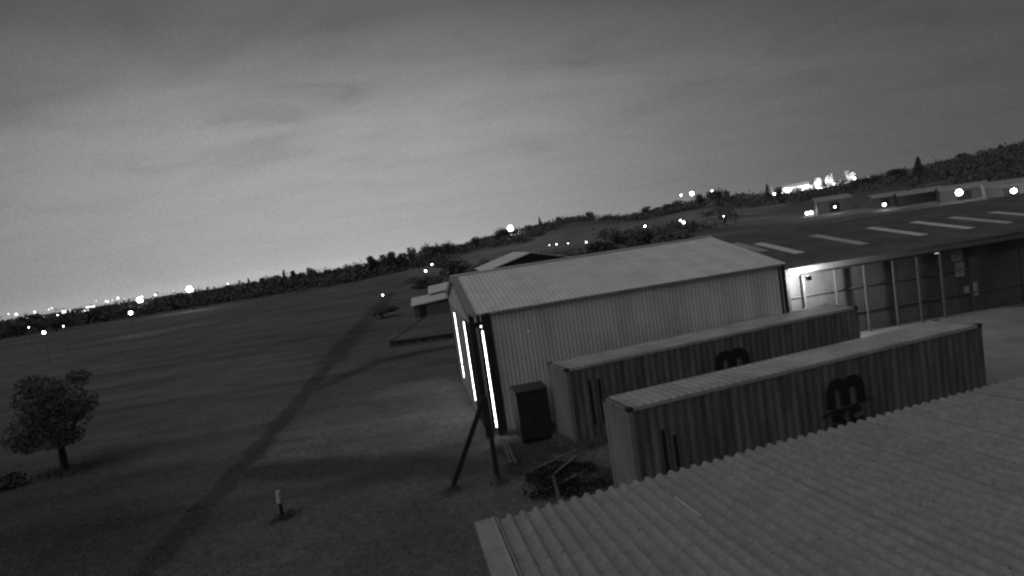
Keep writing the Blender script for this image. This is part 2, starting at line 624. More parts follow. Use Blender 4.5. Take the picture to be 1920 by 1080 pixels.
def emblem(parent, x, z, k, lower=True):
    """the carrier's letters: a heavy m over s c, with a wave across"""
    e = MB()
    f = lambda P: [(x + p[0] * k, z + p[1] * k) for p in P]
    st_ = .36 * k
    for sx, top in ((.18, .52), (.82, .45), (1.46, .52)):
        ribbon(e, f([(sx, 0), (sx, top)]), st_, -.012, -.006)
    ribbon(e, f(arc(.50, .52, .32, 180, 0, 12, .95)), [.36 * k] * 13, -.014, -.006)
    ribbon(e, f(arc(1.14, .52, .32, 180, 0, 12, .95)), [.36 * k] * 13, -.017, -.006)
    e.build('emblem', M['print'], parent)
    if lower:
        e = MB()
        ribbon(e, f([(-.32, -.20), (-.05, -.17), (.3, -.08), (.75, -.13), (1.2, -.06), (1.5, .05), (1.95, .06)]), [.03 * k, .06 * k, .08 * k, .08 * k, .08 * k, .06 * k, .03 * k], -.021, -.006)
        s_ = [(.72, -.26), (.45, -.22), (.18, -.27), (.15, -.36), (.3, -.43), (.58, -.47), (.68, -.55), (.55, -.64), (.3, -.66), (.05, -.6)]
        ribbon(e, f(s_), .15 * k, -.014, -.006)
        ribbon(e, f(arc(1.22, -.42, .26, 40, 330, 16, .85)), .19 * k, -.016, -.006)
        e.build('emblem_lower', M['print'], parent)


def container(label, loc, rz, L, Wd, Ht, emb):
    t = thing('shipping_container', label, 'container', loc, rz, 'long shipping containers beside the white hangar')
    dep = .032

    def corr(x0, x1, pitch):
        P, x, d = [], x0, 0
        n = max(2, round((x1 - x0) / pitch))
        p = (x1 - x0) / n
        for i in range(n):
            a = x0 + i * p
            P += [(a, 0), (a + p * .30, 0), (a + p * .5, 1), (a + p * .80, 1)]
        P.append((x1, 0))
        return P

    # long sides
    for name, y, sg in (('side_panel', .035, 1), ('side_panel', Wd - .035, -1)):
        b = MB()
        b.sheet([(p[0], y + sg * p[1] * dep, 0) for p in corr(.17, L - .17, .32)], (0, 0, .16), (0, 0, Ht - .12), flip=(sg < 0))
        b.build(name, M['boxside'], t)
    # plain end
    b = MB()
    b.sheet([(.03 + p[1] * .035, p[0], 0) for p in corr(.16, Wd - .16, .15)], (0, 0, .16), (0, 0, Ht - .12), flip=True)
    b.build('end_panel', M['boxend'], t)
    # door end with two leaves, each with locking bars
    for k in range(2):
        y0 = .16 + k * (Wd - .32) / 2
        y1 = y0 + (Wd - .32) / 2 - .01
        b = MB()
        b.box(L - .10, L - .05, y0, y1, .18, Ht - .14)
        d_ = b.build('door', M['boxside'], t)
        for q in (.3, .7):
            b = MB()
            yy = y0 + (y1 - y0) * q
            b.beam((L - .03, yy, .2), (L - .03, yy, Ht - .16), .035, sides=8)
            b.build('locking_bar', M['casting'], d_)
    # roof with shallow crosswise ribs
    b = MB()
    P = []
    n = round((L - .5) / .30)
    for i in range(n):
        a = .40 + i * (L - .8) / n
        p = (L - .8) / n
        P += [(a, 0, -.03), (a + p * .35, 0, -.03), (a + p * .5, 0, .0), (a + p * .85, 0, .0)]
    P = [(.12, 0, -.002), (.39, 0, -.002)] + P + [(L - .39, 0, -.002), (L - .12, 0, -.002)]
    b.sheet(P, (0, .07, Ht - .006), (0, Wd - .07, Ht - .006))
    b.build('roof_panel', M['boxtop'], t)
    for x in (0, L - .16):
        for y in (0, Wd - .16):
            b = MB()
            b.box(x, x + .16, y, y + .16, .13, Ht - .13)
            b.build('corner_post', M['boxend'] if x == 0 else M['boxside'], t)
            for z in (0, Ht - .125):
                b = MB()
                b.box(x - .006, x + .175, y - .006, y + .165, z, z + .13)
                # the oval hand holes are thin dark plates, their inner shade painted
                cst = b.build('corner_casting', M['casting'] if z else M['boxside'], t)
                h_ = MB()
                h_.prism(arc(x + .085, z + .065, .032, 0, 330, 11, 1.4), y - .009 if y == 0 else y + .163, y - .004 if y == 0 else y + .168)
                h_.build('casting_hole_shade', M['dark'], cst)
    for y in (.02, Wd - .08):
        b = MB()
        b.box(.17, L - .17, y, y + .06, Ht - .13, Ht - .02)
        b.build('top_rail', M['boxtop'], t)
        b = MB()
        b.box(.17, L - .17, y, y + .06, .02, .17)
        b.build('bottom_rail', M['boxside'], t)
    for x in (.02, L - .08):
        b = MB()
        b.box(x, x + .06, .165, Wd - .165, Ht - .13, Ht - .015)
        b.build('end_rail', M['boxend'], t)
        b = MB()
        b.box(x, x + .06, .165, Wd - .165, .02, .17)
        b.build('end_sill', M['boxside'], t)
    # vertical columns of the stencilled number near the left end
    for (x, z0, z1) in emb['cols']:
        b = MB()
        z = z1
        q = random.Random(int(x * 100))
        while z > z0:
            h = q.uniform(.10, .13)
            b.box(x, x + .13, .022, .030, z - h, z)
            z -= h + .012
        b.build('stencilled_number', M['print'], t)
    em = MB()
    e_ = thing  # keep name short
    emblem(t, emb['x'], emb['z'], emb['k'], emb['lower'])
    return t


container('nearest shipping container, its full dark emblem above the corrugated roof edge', (2.847, 18.487, 0), .29, 14.17, 1.75, 3.34,
          dict(x=7.12, z=1.72, k=.96, lower=True, cols=[(1.0, .8, 2.45), (1.38, .8, 2.2)]))
container('farther shipping container against the white hangar wall, only its upper emblem showing', (1.626, 25.365, 0), .299, 14.99, 1.99, 3.27,
          dict(x=6.95, z=1.52, k=1.07, lower=True, cols=[(.92, .8, 2.6), (1.34, .8, 2.6)]))


# ------------------------------------------------------------------ white hangar
HL, HW, HE, HR = 15.48, 14.5, 5.68, 7.14
WH = thing('white_hangar', 'white corrugated steel hangar with pale gable roof and light leaking between its doors', 'hangar', (-2.093, 28.44, 0), .16)


def ribbed(x0, x1, pitch, dep):
    P = []
    n = round((x1 - x0) / pitch)
    p = (x1 - x0) / n
    for i in range(n):
        a = x0 + i * p
        P += [(a, 0), (a + p * .45, 0), (a + p * .58, dep), (a + p * .87, dep)]
    P.append((x1, 0))
    return P


b = MB()
b.sheet([(p[0], .02 - p[1], 0) for p in ribbed(.95, HL - .12, .19, .024)], (0, 0, 0), (0, 0, HE - .06))
b.build('side_wall', M['white'], WH)
b = MB()
b.sheet([(p[0], HW - .02 + p[1], 0) for p in ribbed(.95, HL - .12, .19, .024)], (0, 0, 0), (0, 0, HE - .06), flip=True)
b.build('side_wall', M['white'], WH)
b = MB()
b.v = [(HL - .1, 0.03, 0), (HL - .1, HW - .03, 0), (HL - .1, HW - .03, HE - .08), (HL - .1, HW / 2, HR - .08), (HL - .1, .03, HE - .08)]
b.f = [(0, 1, 2, 3, 4)]
b.build('rear_wall', M['white'], WH)
sl = math.atan2(HR - HE, HW / 2)
for sg in (0, 1):
    b = MB()
    P = ribbed(-.05, HL + .1, .24, .018)
    if sg == 0:
        e0, e1 = (0, -.16, HE - .16 * math.tan(sl) + .02), (0, HW / 2, HR + .02)
    else:
        e0, e1 = (0, HW + .16, HE - .16 * math.tan(sl) + .02), (0, HW / 2, HR + .02)
    b.sheet([(p[0], 0, p[1]) for p in P], e0, e1, flip=(sg == 1))
    b.build('roof_slope', M['whiteroof'], WH)
b = MB()
b.v = [(-.08, HW / 2 - .22, HR - .0), (-.08, HW / 2, HR + .075), (-.08, HW / 2 + .22, HR - .0), (HL + .12, HW / 2 - .22, HR), (HL + .12, HW / 2, HR + .075), (HL + .12, HW / 2 + .22, HR)]
b.v = [(x, y, z + .03) for x, y, z in b.v]
b.f = [(0, 3, 4, 1), (1, 4, 5, 2)]
b.build('ridge_cap', M['strip'], WH)
for sg in (0, 1):
    y = -.17 if sg == 0 else HW + .17
    zz = HE - .16 * math.tan(sl)
    b = MB()
    x0, x1 = -.08, .30
    top = .065
    q = [(x0, y, zz + top), (x0, HW / 2, HR + top), (x1, HW / 2, HR + top), (x1, y, zz + top), (x0, y, zz - .22), (x0, HW / 2, HR - .22)]
    b.v = q
    b.f = [(0, 3, 2, 1), (0, 1, 5, 4)] if sg == 0 else [(0, 1, 2, 3), (0, 4, 5, 1)]
    b.build('barge_board', M['trim'], WH)
b = MB()
b.box(.95, HL - .1, -.16, -.09, HE - .11, HE - .05)
b.build('gutter', M['trim'], WH)
# gable panel above the doors
b = MB()
b.v = [(.06, .0, 5.15), (.06, HW, 5.15), (.06, HW, HE - .03), (.06, HW / 2, HR - .04), (.06, .0, HE - .03)]
b.f = [(0, 4, 3, 2, 1)]
b.build('gable_panel', M['white'], WH)
# dark corner columns of the door portal and the stacked door leaves between them
for x0, x1 in ((-.02, .20), (.64, .94)):
    b = MB()
    b.box(x0, x1, -.06, .28, 0, HE - .1)
    b.build('portal_column', M['dark'], WH)
b = MB()
b.box(.21, .34, -.02, .10, .9, HE - .45)
b.build('door_leaf_edge', M['leafgrey'], WH)
b = MB()
b.box(.34, .455, -.03, .2, .4, HE - .1)
b.build('door_stile', M['dark'], WH)
b = MB()
b.box(.482, .518, -.01, .06, .42, 4.86)
b.build('lit_gap', M['ledge'], WH)
b = MB()
b.box(.555, .64, -.03, .2, 0, HE - .1)
b.build('door_stile', M['dark'], WH)
b = MB()
b.box(.20, .64, -.045, .02, 5.08, 5.30)
b.build('track_box', M['dark'], WH)
# door leaves across the gable, gaps between them lit from inside
edges = [(.3, 4.25), (4.42, 10.55), (10.72, HW - .1)]
for y0, y1 in edges:
    b = MB()
    P = ribbed(y0, y1, .25, .03)
    b.sheet([(.10 - p[1], p[0], 0) for p in P], (0, 0, .03), (0, 0, 5.14), flip=True)
    b.build('door_leaf', M['leafgrey'] if y0 > 1 else M['door'], WH)
for y0, y1, z0, z1 in ((4.30, 4.37, .75, 4.9), (10.60, 10.67, 1.6, 4.8), (10.62, 10.66, .75, 1.5)):
    b = MB()
    b.box(.06, .12, y0, y1, z0, z1)
    b.build('lit_gap', M['ledge'], WH)
b = MB()
b.box(.03, .20, HW - .25, HW + .03, 0, HE - .1)
b.build('portal_column', M['dark'], WH)
for x in (HL - .12,):
    b = MB()
    b.box(x, x + .14, -.06, .10, 0, HE - .06)
    b.build('corner_trim', M['dark'], WH)
b = MB()
b.beam((HL - .32, -.1, .1), (HL - .32, -.1, HE - .12), .09, sides=8)
b.build('downpipe', M['dark'], WH)
wg = thing('wall_light', 'tiny dim light fitted on the white hangar side wall', 'light', (-2.093, 28.44, 0), .16)
b = MB()
b.box(2.53, 2.60, -.075, -.02, 4.49, 4.55)
b.build('housing', M['dark'], wg)
b = MB()
b.globe((2.565, -.085, 4.52), .028)
b.build('glass', M['ledge2'], wg)
pl = thing('security_light', 'small bright security light above the outer door column of the white hangar', 'light', (-2.093, 28.44, 0), .16)
b = MB()
b.box(.36, .50, -.16, -.05, 5.05, 5.16)
b.build('housing', M['dark'], pl)
b = MB()
b.globe((.45, -.19, 5.10), .045)
b.build('glass', M['bulbsoft'], pl)

# braced post in front of the hangar corner
bp = thing('braced_post', 'dark timber post with leaning brace in front of the white hangar corner', 'post', (-1.53, 22.9, 0))
b = MB()
b.beam((0, 0, 0), (-.02, 0, 3.25), .17)
b.build('post', M['timber'], bp)
b = MB()
b.beam((-1.76, -.19, -.03), (-.08, -.02, 3.18), .17)
b.build('brace', M['timber'], bp)
b = MB()
b.beam((-.1, -.12, 3.05), (-.1, .12, 3.05), .05, sides=8)
b.build('bolt', M['casting'], bp)

# dark steel cabinet between hangar and container
cb = thing('steel_cabinet', 'dark steel cabinet standing between the white hangar and the farther container', 'cabinet', (-.5, 26.85, 0), .16)
b = MB()
b.box(0, 1.35, 0, 1.25, .08, 2.2)
b.build('body', M['dark'], cb)
b = MB()
b.box(-.05, 1.40, -.05, 1.30, 2.2, 2.28)
b.build('lid', M['casting'], cb)
for k in range(2):
    b = MB()
    b.box(.04 + k * .65, .66 + k * .65, -.03, -.003, .15, 2.12)
    d_ = b.build('door', M['door'], cb)
    b = MB()
    b.box(.56 + k * .14, .60 + k * .14, -.06, -.03, 1.0, 1.3)
    b.build('handle', M['casting'], d_)

# ------------------------------------------------------------------ long dark hangar with roof lights
DL, DD, DE, DR = 34.0, 12.7, 4.62, 6.25
DH = thing('dark_hangar', 'long dark hangar with pale roof lights and a row of posts along its front', 'hangar', (16.392, 37.799, 0), .111)
dsl = (DR - DE) / DD


def rp(a, b_, u=0):
    return (a, b_, DE + dsl * b_ + u)


b = MB()
P = ribbed(-.1, DL, .18, .035)
b.sheet([(p[0], 0, p[1]) for p in P], rp(0, -.18), rp(0, DD))
e = len(b.v)
b.sheet([(p[0], 0, p[1] - .006) for p in P], rp(0, -.18), rp(0, -.178))
b.build('roof', M['dkroof'], DH)
b = MB()
P2 = [(p[0], 0, p[1]) for p in ribbed(-.1, DL, .36, .035)]
b.sheet(P2, (0, 2 * DD, DE), (0, DD, DR), flip=True)
b.build('roof', M['dkroof'], DH)
for (a, b0, b1) in ((1.75, 5.8, 10.3), (2.95, 3.5, 8.9), (7.2, 3.1, 8.7), (11.4, 3.0, 8.3), (14.65, 2.8, 7.9), (17.3, 2.6, 7.4), (20.2, 2.5, 7.0), (23.2, 2.4, 6.8)):
    q = MB()
    P = [(p[0], 0, p[1]) for p in ribbed(a - .37, a + .37, .18, .035)]
    q.sheet(P, rp(0, b0, .012), rp(0, b1, .012))
    q.build('roof_light', M['sky'], DH)
b = MB()
b.box(-.02, DL, -.02, .03, DE - .42, DE - .03)
b.build('fascia', M['shedmid'], DH)
b = MB()
b.box(-.05, DL, -.10, -.03, DE - .50, DE - .40)
b.build('eave_beam', M['dark'], DH)
b = MB()
b.sheet([(p[0], .62 - p[1], 0) for p in ribbed(0, DL, .2, .008)], (0, 0, 0), (0, 0, DE - .05))
b.build('front_wall', M['dkwall'], DH)
b = MB()
b.v = [(0, .62, 0), (0, 2 * DD, 0), (0, 2 * DD, DE), (0, DD, DR - .02), (0, .62, DE + .04)]
b.f = [(0, 4, 3, 2, 1)]
b.build('end_wall', M['dkwall'], DH)
for z in (2.72, 1.2):
    b = MB()
    b.box(.1, DL - .1, .50, .575, z, z + .09)
    b.build('girt', M['post'], DH)
for a in (.9, 2.96, 4.87, 6.77, 8.37, 9.94):
    b = MB()
    b.box(a - .05, a + .05, .05, .16, 0, DE - .5)
    b.build('post', M['post'], DH)
b = MB()
b.box(-.30, -.08, -.05, .55, 0, DE - .06)
b.build('corner_column', M['dark'], DH)
b = MB()
for k in range(5):
    b.box(12.2 + k * 3.6, 15.7 + k * 3.6, .54, .57, .05, 3.5)
    b.build('sliding_door', M['dkwall'], DH)
    b = MB()
SG = [('notice_board', 'pale notice board under the eave of the dark hangar', 11.06, .72, 3.35, .72), ('notice_board', 'taller pale notice board hanging below another on the dark hangar wall', 11.22, .62, 2.35, .92),
      ('meter_box', 'small pale box on the dark hangar wall left of a narrow panel', 11.72, .36, 1.30, .40), ('wall_panel', 'narrow grey panel low on the dark hangar wall', 12.4, .28, 1.0, .85)]
for nm, lab, a, w, z, h in SG:
    t = thing(nm, lab, 'sign' if nm == 'notice_board' else 'box', (16.392, 37.799, 0), .111)
    b = MB()
    b.box(a, a + w, .50, .545, z, z + h)
    b.build('board', M['palep'] if nm != 'wall_panel' else M['trim'], t)
    if nm == 'notice_board':
        q = random.Random(5 + int(z * 10))
        zz = z + h - .12
        while zz > z + .1:
            b = MB()
            b.box(a + .07, a + w - q.uniform(.07, .25), .492, .499, zz - .05, zz)
            b.build('faded_line', M['trim'], t)
            zz -= .14
lt = thing('floodlight', 'bright floodlight under the left end of the dark hangar eave', 'light', (16.392, 37.799, 0), .111)
b = MB()
b.box(.36, .64, -1.24, -1.14, 3.90, 4.12)
b.build('housing', M['dark'], lt)
b = MB()
b.beam((.50, -1.22, 4.16), (.50, -.11, 4.24), .04)
b.build('bracket', M['dark'], lt)
b = MB()
b.box(.38, .62, -1.14, -1.125, 3.92, 4.10)
b.build('glass', M['bulbmid'], lt)
lamp('floodlight_lamp', lt, (.50, -1.0, 4.0), 1000.0, .10)
b = MB()
tl = thing('strip_light', 'small bright strip light under the dark hangar eave left of the notice boards', 'light', (16.392, 37.799, 0), .111)
b.box(9.42, 9.66, -.17, -.12, 4.10, 4.145)
b.build('tube', M['ledge2'], tl)

# ------------------------------------------------------------------ buildings behind the white hangar
ca = thing('low_shed', 'low dark shed with two stepped white roofs left of the hangar gable', 'shed', (-13.6, 84.5, 0), .10)
for (x0, x1, z, y0, y1, yk) in ((.0, 6.2, 1.95, 0, 4.2, .0), (2.4, 7.0, 3.0, 3.2, 8.0, .0)):
    b = MB()
    b.v = [(x0, y0, z - .1), (x1, y0, z + .35), (x1, y1, z + 1.0), (x0, y1, z + .62)]
    b.v += [(x, y, zz - .12) for x, y, zz in b.v]
    b.f = [(0, 1, 2, 3), (7, 6, 5, 4), (0, 4, 5, 1), (1, 5, 6, 2), (2, 6, 7, 3), (3, 7, 4, 0)]
    b.build('roof', M['whiteroof'], ca)
for x0, x1, y0, y1, z in ((.3, 6.0, .3, 3.4, 1.75), (2.6, 6.8, 3.41, 7.6, 2.8)):
    b = MB()
    b.box(x0, x1, y0, y1, -.3, z)
    b.build('wall', M['leaf2'], ca)
b = MB()
b.box(1.0, 1.9, .24, .295, 0, 1.6)
b.build('door', M['dark'], ca)


def gable_shed(name, label, loc, rz, w, d, eave, ridge, wall, roof, cat='shed', group=None, door=True, lit=None, ridge_x=True):
    t = thing(name, label, cat, loc, rz, group)
    b = MB()
    if ridge_x:   # ridge runs along local x
        b.v = [(0, 0, -1), (w, 0, -1), (w, d, -1), (0, d, -1), (0, 0, eave), (w, 0, eave), (w, d, eave), (0, d, eave), (0, d / 2, ridge), (w, d / 2, ridge)]
        b.f = [(0, 1, 5, 4), (1, 2, 6, 9, 5), (2, 3, 7, 6), (3, 0, 4, 8, 7)]
        b.build('wall', wall, t)
        for sg in (0, 1):
            y0 = -.3 if sg == 0 else d + .3
            s_ = (ridge - eave) / (d / 2) * .3
            b = MB()
            b.v = [(-.3, y0, eave - s_ + .06), (w + .3, y0, eave - s_ + .06), (w + .3, d / 2, ridge + .06), (-.3, d / 2, ridge + .06)]
            b.v += [(x, y, z - .09) for x, y, z in b.v]
            b.f = [(0, 1, 2, 3), (7, 6, 5, 4), (0, 4, 5, 1), (1, 5, 6, 2), (3, 7, 4, 0)]
            b.build('roof', roof, t)
    else:
        b.v = [(0, 0, -1), (w, 0, -1), (w, d, -1), (0, d, -1), (0, 0, eave), (w, 0, eave), (w, d, eave), (0, d, eave), (w / 2, 0, ridge), (w / 2, d, ridge)]
        b.f = [(0, 1, 5, 8, 4), (1, 2, 6, 5), (2, 3, 7, 9, 6), (3, 0, 4, 7)]
        b.build('wall', wall, t)
        for sg in (0, 1):
            x0 = -.3 if sg == 0 else w + .3
            s_ = (ridge - eave) / (w / 2) * .3
            b = MB()
            b.v = [(x0, -.3, eave - s_ + .06), (w / 2, -.3, ridge + .06), (w / 2, d + .3, ridge + .06), (x0, d + .3, eave - s_ + .06)]
            b.v += [(x, y, z - .09) for x, y, z in b.v]
            b.f = [(0, 1, 2, 3), (7, 6, 5, 4), (0, 4, 5, 1), (1, 5, 6, 2), (3, 7, 4, 0)]
            b.build('roof', roof, t)
    if door:
        b = MB()
        b.box(w * .35, w * .65, -.06, -.004, 0, eave * .8)
        b.build('door', M['shedd'], t)
    for (x0, x1, z0, z1, mm) in (lit or []):
        b = MB()
        b.box(x0, x1, -.10, -.004, z0, z1)
        b.build('lit_window', mm, t)
    return t


gable_shed('rear_hangar', 'pale gabled hangar roof showing just above the white hangar ridge', (-2.6, 72, 0), .12, 10.5, 14, 5.5, 6.85, M['door'], M['whiteroof'], 'hangar', door=False, ridge_x=False)

# raised concrete platform left of the hangar
pf = thing('concrete_platform', 'low raised platform with a dark front edge left of the hangar gable', 'platform', (-12.4, 61.6, 0), -.06)
b = MB()
b.box(0, 8.6, 0, 20, -.2, .55)
b.build('slab', M['ground'], pf)
b = MB()
b.box(-.06, 8.6, -.10, -.004, -.2, .60)
b.build('kerb', M['dark'], pf)
b = MB()
b.box(-.10, -.004, 0, 20, -.2, .60)
b.build('kerb', M['dark'], pf)

# runway marker
mk = thing('runway_marker', 'small white-topped marker post standing alone on the grass', 'marker', (-9.41, 22.52, 0))
b = MB()
b.beam((0, 0, 0), (0, 0, .62), .12, sides=8)
b.build('stem', M['timber'], mk)
b = MB()
b.beam((0, 0, .60), (0, 0, 1.02), .22, sides=10, taper=.8)
b.build('cap', M['marker'], mk)
b = MB()
b.box(-.26, .26, -.2, .2, -.04, .08)
b.build('base', M['dark'], mk)


# ------------------------------------------------------------------ vegetation
def leafcloud(n, blobs, size, rng):
    mb = MB()
    for _ in range(n):
        cx, cy, cz, rx, rz_ = blobs[rng.randrange(len(blobs))]
        while True:
            p = Vector((rng.uniform(-1, 1), rng.uniform(-1, 1), rng.uniform(-1, 1)))
            if .35 < p.length < 1:
                break
        q = Vector((cx + p.x * rx, cy + p.y * rx, cz + p.z * rz_))
        u = Vector((rng.gauss(0, 1), rng.gauss(0, 1), rng.gauss(0, 1))).normalized()
        v = u.orthogonal().normalized()
        w = u.cross(v)
        s1 = size * rng.uniform(.5, 1.3)
        s2 = s1 * rng.uniform(.5, .9)
        mb.quad(tuple(q - v * s1), tuple(q + w * s2), tuple(q + v * s1), tuple(q - w * s2))
    return mb


vr = random.Random(21)
CROWNS = []
for k in range(7):
    bl = []
    if k in (0, 1, 2):
        for _ in range(7):
            bl.append((vr.uniform(-.26, .26), vr.uniform(-.26, .26), vr.uniform(.42, .78), vr.uniform(.18, .28), vr.uniform(.14, .22)))
        bl.append((0, 0, .58, .40, .34))
    elif k in (3, 4):
        for j in range(7):
            z = .25 + j * .11
            w = (.98 - z) * .55 + .04
            bl.append((vr.uniform(-.04, .04), vr.uniform(-.04, .04), z, w, .09))
    else:
        for j in range(8):
            bl.append((vr.uniform(-.36, .36), vr.uniform(-.3, .3), vr.uniform(.40, .80), vr.uniform(.13, .22), vr.uniform(.12, .18)))
    me = leafcloud(1500, bl, .036, vr).mesh('crown')
    me.materials.append(M['leaf2'])
    CROWNS.append(me)
tb = MB()
tb.beam((0, 0, -.08), (.01, 0, .55), .07, sides=6, taper=.5)
for q in range(4):
    a = q * 1.7
    tb.beam((.005, 0, .34 + .05 * q), (.2 * math.cos(a), .2 * math.sin(a), .58 + .05 * q), .03, sides=5, taper=.4)
TRUNK = tb.mesh('trunk')
TRUNK.materials.append(M['bark'])


def far_tree(x, y, h, w, label, group, kind):
    t = thing('tree', label, 'tree', (x, y, ground_z(x, y) - .1), vr.uniform(0, 6.28), group)
    t.scale = (w, w, h)
    link('crown', CROWNS[kind], t)
    link('trunk', TRUNK, t)
    return t


SKYLINE = [(-141.1, 309.4, 6.7, 4.0), (-133.7, 301.7, 6.9, 4.4), (-132.9, 307.5, 7.2, 4.2), (-127.6, 304.3, 7.4, 6.0), (-123.8, 305.9, 8.2, 3.3), (-116.8, 297.9, 8.5, 6.4), (-115.8, 309.0, 9.0, 7.2), (-108.3, 301.1, 8.8, 5.3), (-105.3, 302.2, 9.8, 3.5), (-99.8, 298.8, 9.9, 5.8), (-96.2, 300.0, 8.3, 5.2), (-92.7, 301.1, 10.3, 3.7), (-88.5, 297.1, 8.3, 5.7), (-84.0, 298.4, 7.9, 5.7), (-77.2, 289.9, 8.0, 5.5), (-73.5, 290.9, 8.3, 5.0), (-67.3, 282.1, 8.9, 6.8), (-57.7, 274.0, 10.4, 7.9), (-50.6, 270.3, 9.8, 6.4), (-44.6, 266.3, 10.2, 7.6), (-38.1, 259.2, 10.7, 3.5), (-34.5, 277.9, 10.4, 6.1), (-30.7, 283.3, 9.2, 6.2), (-25.7, 288.9, 8.7, 6.3)]
for i, (x, y, h, w) in enumerate(SKYLINE):
    kind = 3 if w < 3.6 and i != 20 else (5 if i in (5, 9, 17, 19) else vr.randrange(3))
    far_tree(x, y, h, w * 1.25, f'{ORD[i]} tree from the left in the treeline along the runway horizon', 'treeline along the runway horizon', kind)
RIDGE_T = [(-13.6, 299.7, 6.9, 5.0), (-2.1, 320.0, 7.9, 8.0), (11.6, 329.8, 6.0, 4.4), (20.8, 359.4, 7.2, 3.0), (33.3, 378.5, 5.4, 3.8), (54.2, 396.3, 6.4, 5.3), (85.2, 380.6, 5.9, 6.5), (90.5, 379.4, 4.0, 5.8), (94.7, 368.0, 4.7, 6.3), (94.8, 347.3, 6.2, 5.4), (97.4, 315.3, 7.6, 5.0), (105.8, 312.6, 8.5, 11.0), (115.0, 277.1, 9.3, 3.5), (119.0, 275.4, 8.1, 4.5), (159.1, 289.1, 4.4, 6.6), (163.1, 286.9, 4.2, 6.0), (172.4, 293.1, 4.2, 5.7), (176.6, 290.5, 5.5, 6.2), (180.5, 288.1, 5.4, 6.8), (164.0, 251.2, 9.5, 6.0), (202.7, 297.5, 4.3, 6.0), (228.3, 316.2, 4.8, 4.5), (246.5, 315.0, 3.8, 3.3)]
for i, (x, y, h, w) in enumerate(RIDGE_T):
    kind = 3 if i in (12, 3) else (4 if i == 19 else vr.randrange(3))
    far_tree(x, y, h, w * 1.2, f'{ORD[i]} tree from the left on the skyline of the hill' if i != 19 else 'tall dark conifer rising above the right end of the hill skyline', 'trees on the hill skyline', kind)
MID = [((-12.4, 149.5, 6.7, 9.5), 'broad dark tree behind the gable ridge end of the white hangar'), ((-5.4, 139.9, 5.6, 11.2), 'wide dark tree just behind the rear hangar roof'),
       ((-16.5, 129.0, 4.2, 10.0), 'dark tree behind the stepped shed roofs'), ((-19.3, 93.0, 2.1, 5.0), 'low dark bushy tree beside the stepped shed'),
       ((22.5, 148.3, 6.4, 11.8), 'leftmost of three bushy trees above the white hangar ridge'), ((34.0, 161.5, 6.0, 11.2), 'middle of three bushy trees above the white hangar ridge'),
       ((38.9, 144.9, 5.0, 10.5), 'rightmost of three bushy trees above the white hangar ridge')]
for (x, y, h, w), lab in MID:
    far_tree(x, y, h, w, lab, 'trees behind the hangars', vr.choice((0, 1, 2, 5)))
TOWN_T = [(-180.6, 239.5, 7.2, 10.0), (-165.6, 213.2, 5.9, 9.0), (-145.3, 203.5, 5.5, 8.3), (-154.7, 233.4, 6.0, 14.0), (-160.4, 253.5, 6.4, 12.5), (-141.7, 264.4, 6.5, 12.5), (-138.2, 266.3, 6.8, 10.0), (-133.5, 279.8, 6.6, 10.3)]
for i, (x, y, h, w) in enumerate(TOWN_T):
    far_tree(x, y, h, w, f'{ORD[i]} tree from the left edge among the town lights', 'trees among the town lights', vr.choice((0, 2, 5, 6)))

# woodland and scrub on the slopes, and the low belt under the treeline
wr = random.Random(5)
wd = MB()


def clump(x, y, s, h):
    z = ground_z(x, y)
    for _ in range(38):
        p = Vector((wr.gauss(0, .4) * s, wr.gauss(0, .4) * s, abs(wr.gauss(.45, .28)) * h))
        u = Vector((wr.gauss(0, 1), wr.gauss(0, 1), wr.gauss(0, .8))).normalized()
        v = u.orthogonal().normalized()
        w_ = u.cross(v)
        k = s * wr.uniform(.06, .16)
        q = Vector((x, y, z)) + p
        wd.quad(tuple(q - v * k), tuple(q + w_ * k * .8), tuple(q + v * k), tuple(q - w_ * k * .8))


for _ in range(2600):
    az = wr.uniform(-.14, .80)
    r = wr.uniform(210, 425)
    x, y = r * math.sin(az), r * math.cos(az)
    n_ = math.sin(x * .045 + 2) * math.cos(y * .038 + 1) + .5 * math.sin(x * .11 + y * .07)
    if az < .33 and r < 335 - 40 * math.sin(az * 31) and n_ < .75:
        continue
    if n_ < -.25 and az < .62 and r < 330:
        continue
    if .34 < az < .56 and r < 290:
        continue
    clump(x, y, wr.uniform(3.0, 5.5), wr.uniform(1.6, 3.2))
for _ in range(900):
    az = wr.uniform(-.72, -.10)
    r = wr.gauss(300, 16)
    x, y = r * math.sin(az), r * math.cos(az)
    clump(x, y, wr.uniform(3.5, 6), wr.uniform(3.0, 6.2))
for _ in range(260):
    az = wr.uniform(-.09, .25)
    r = wr.uniform(95, 175)
    x, y = r * math.sin(az), r * math.cos(az)
    clump(x, y, wr.uniform(2.5, 4.5), wr.uniform(1.5, 3.2))
tag(wd.build('woodland', M['leaf2']), 'dark scrub and woodland covering the hill slopes and treeline foot', 'woodland', kind='stuff')

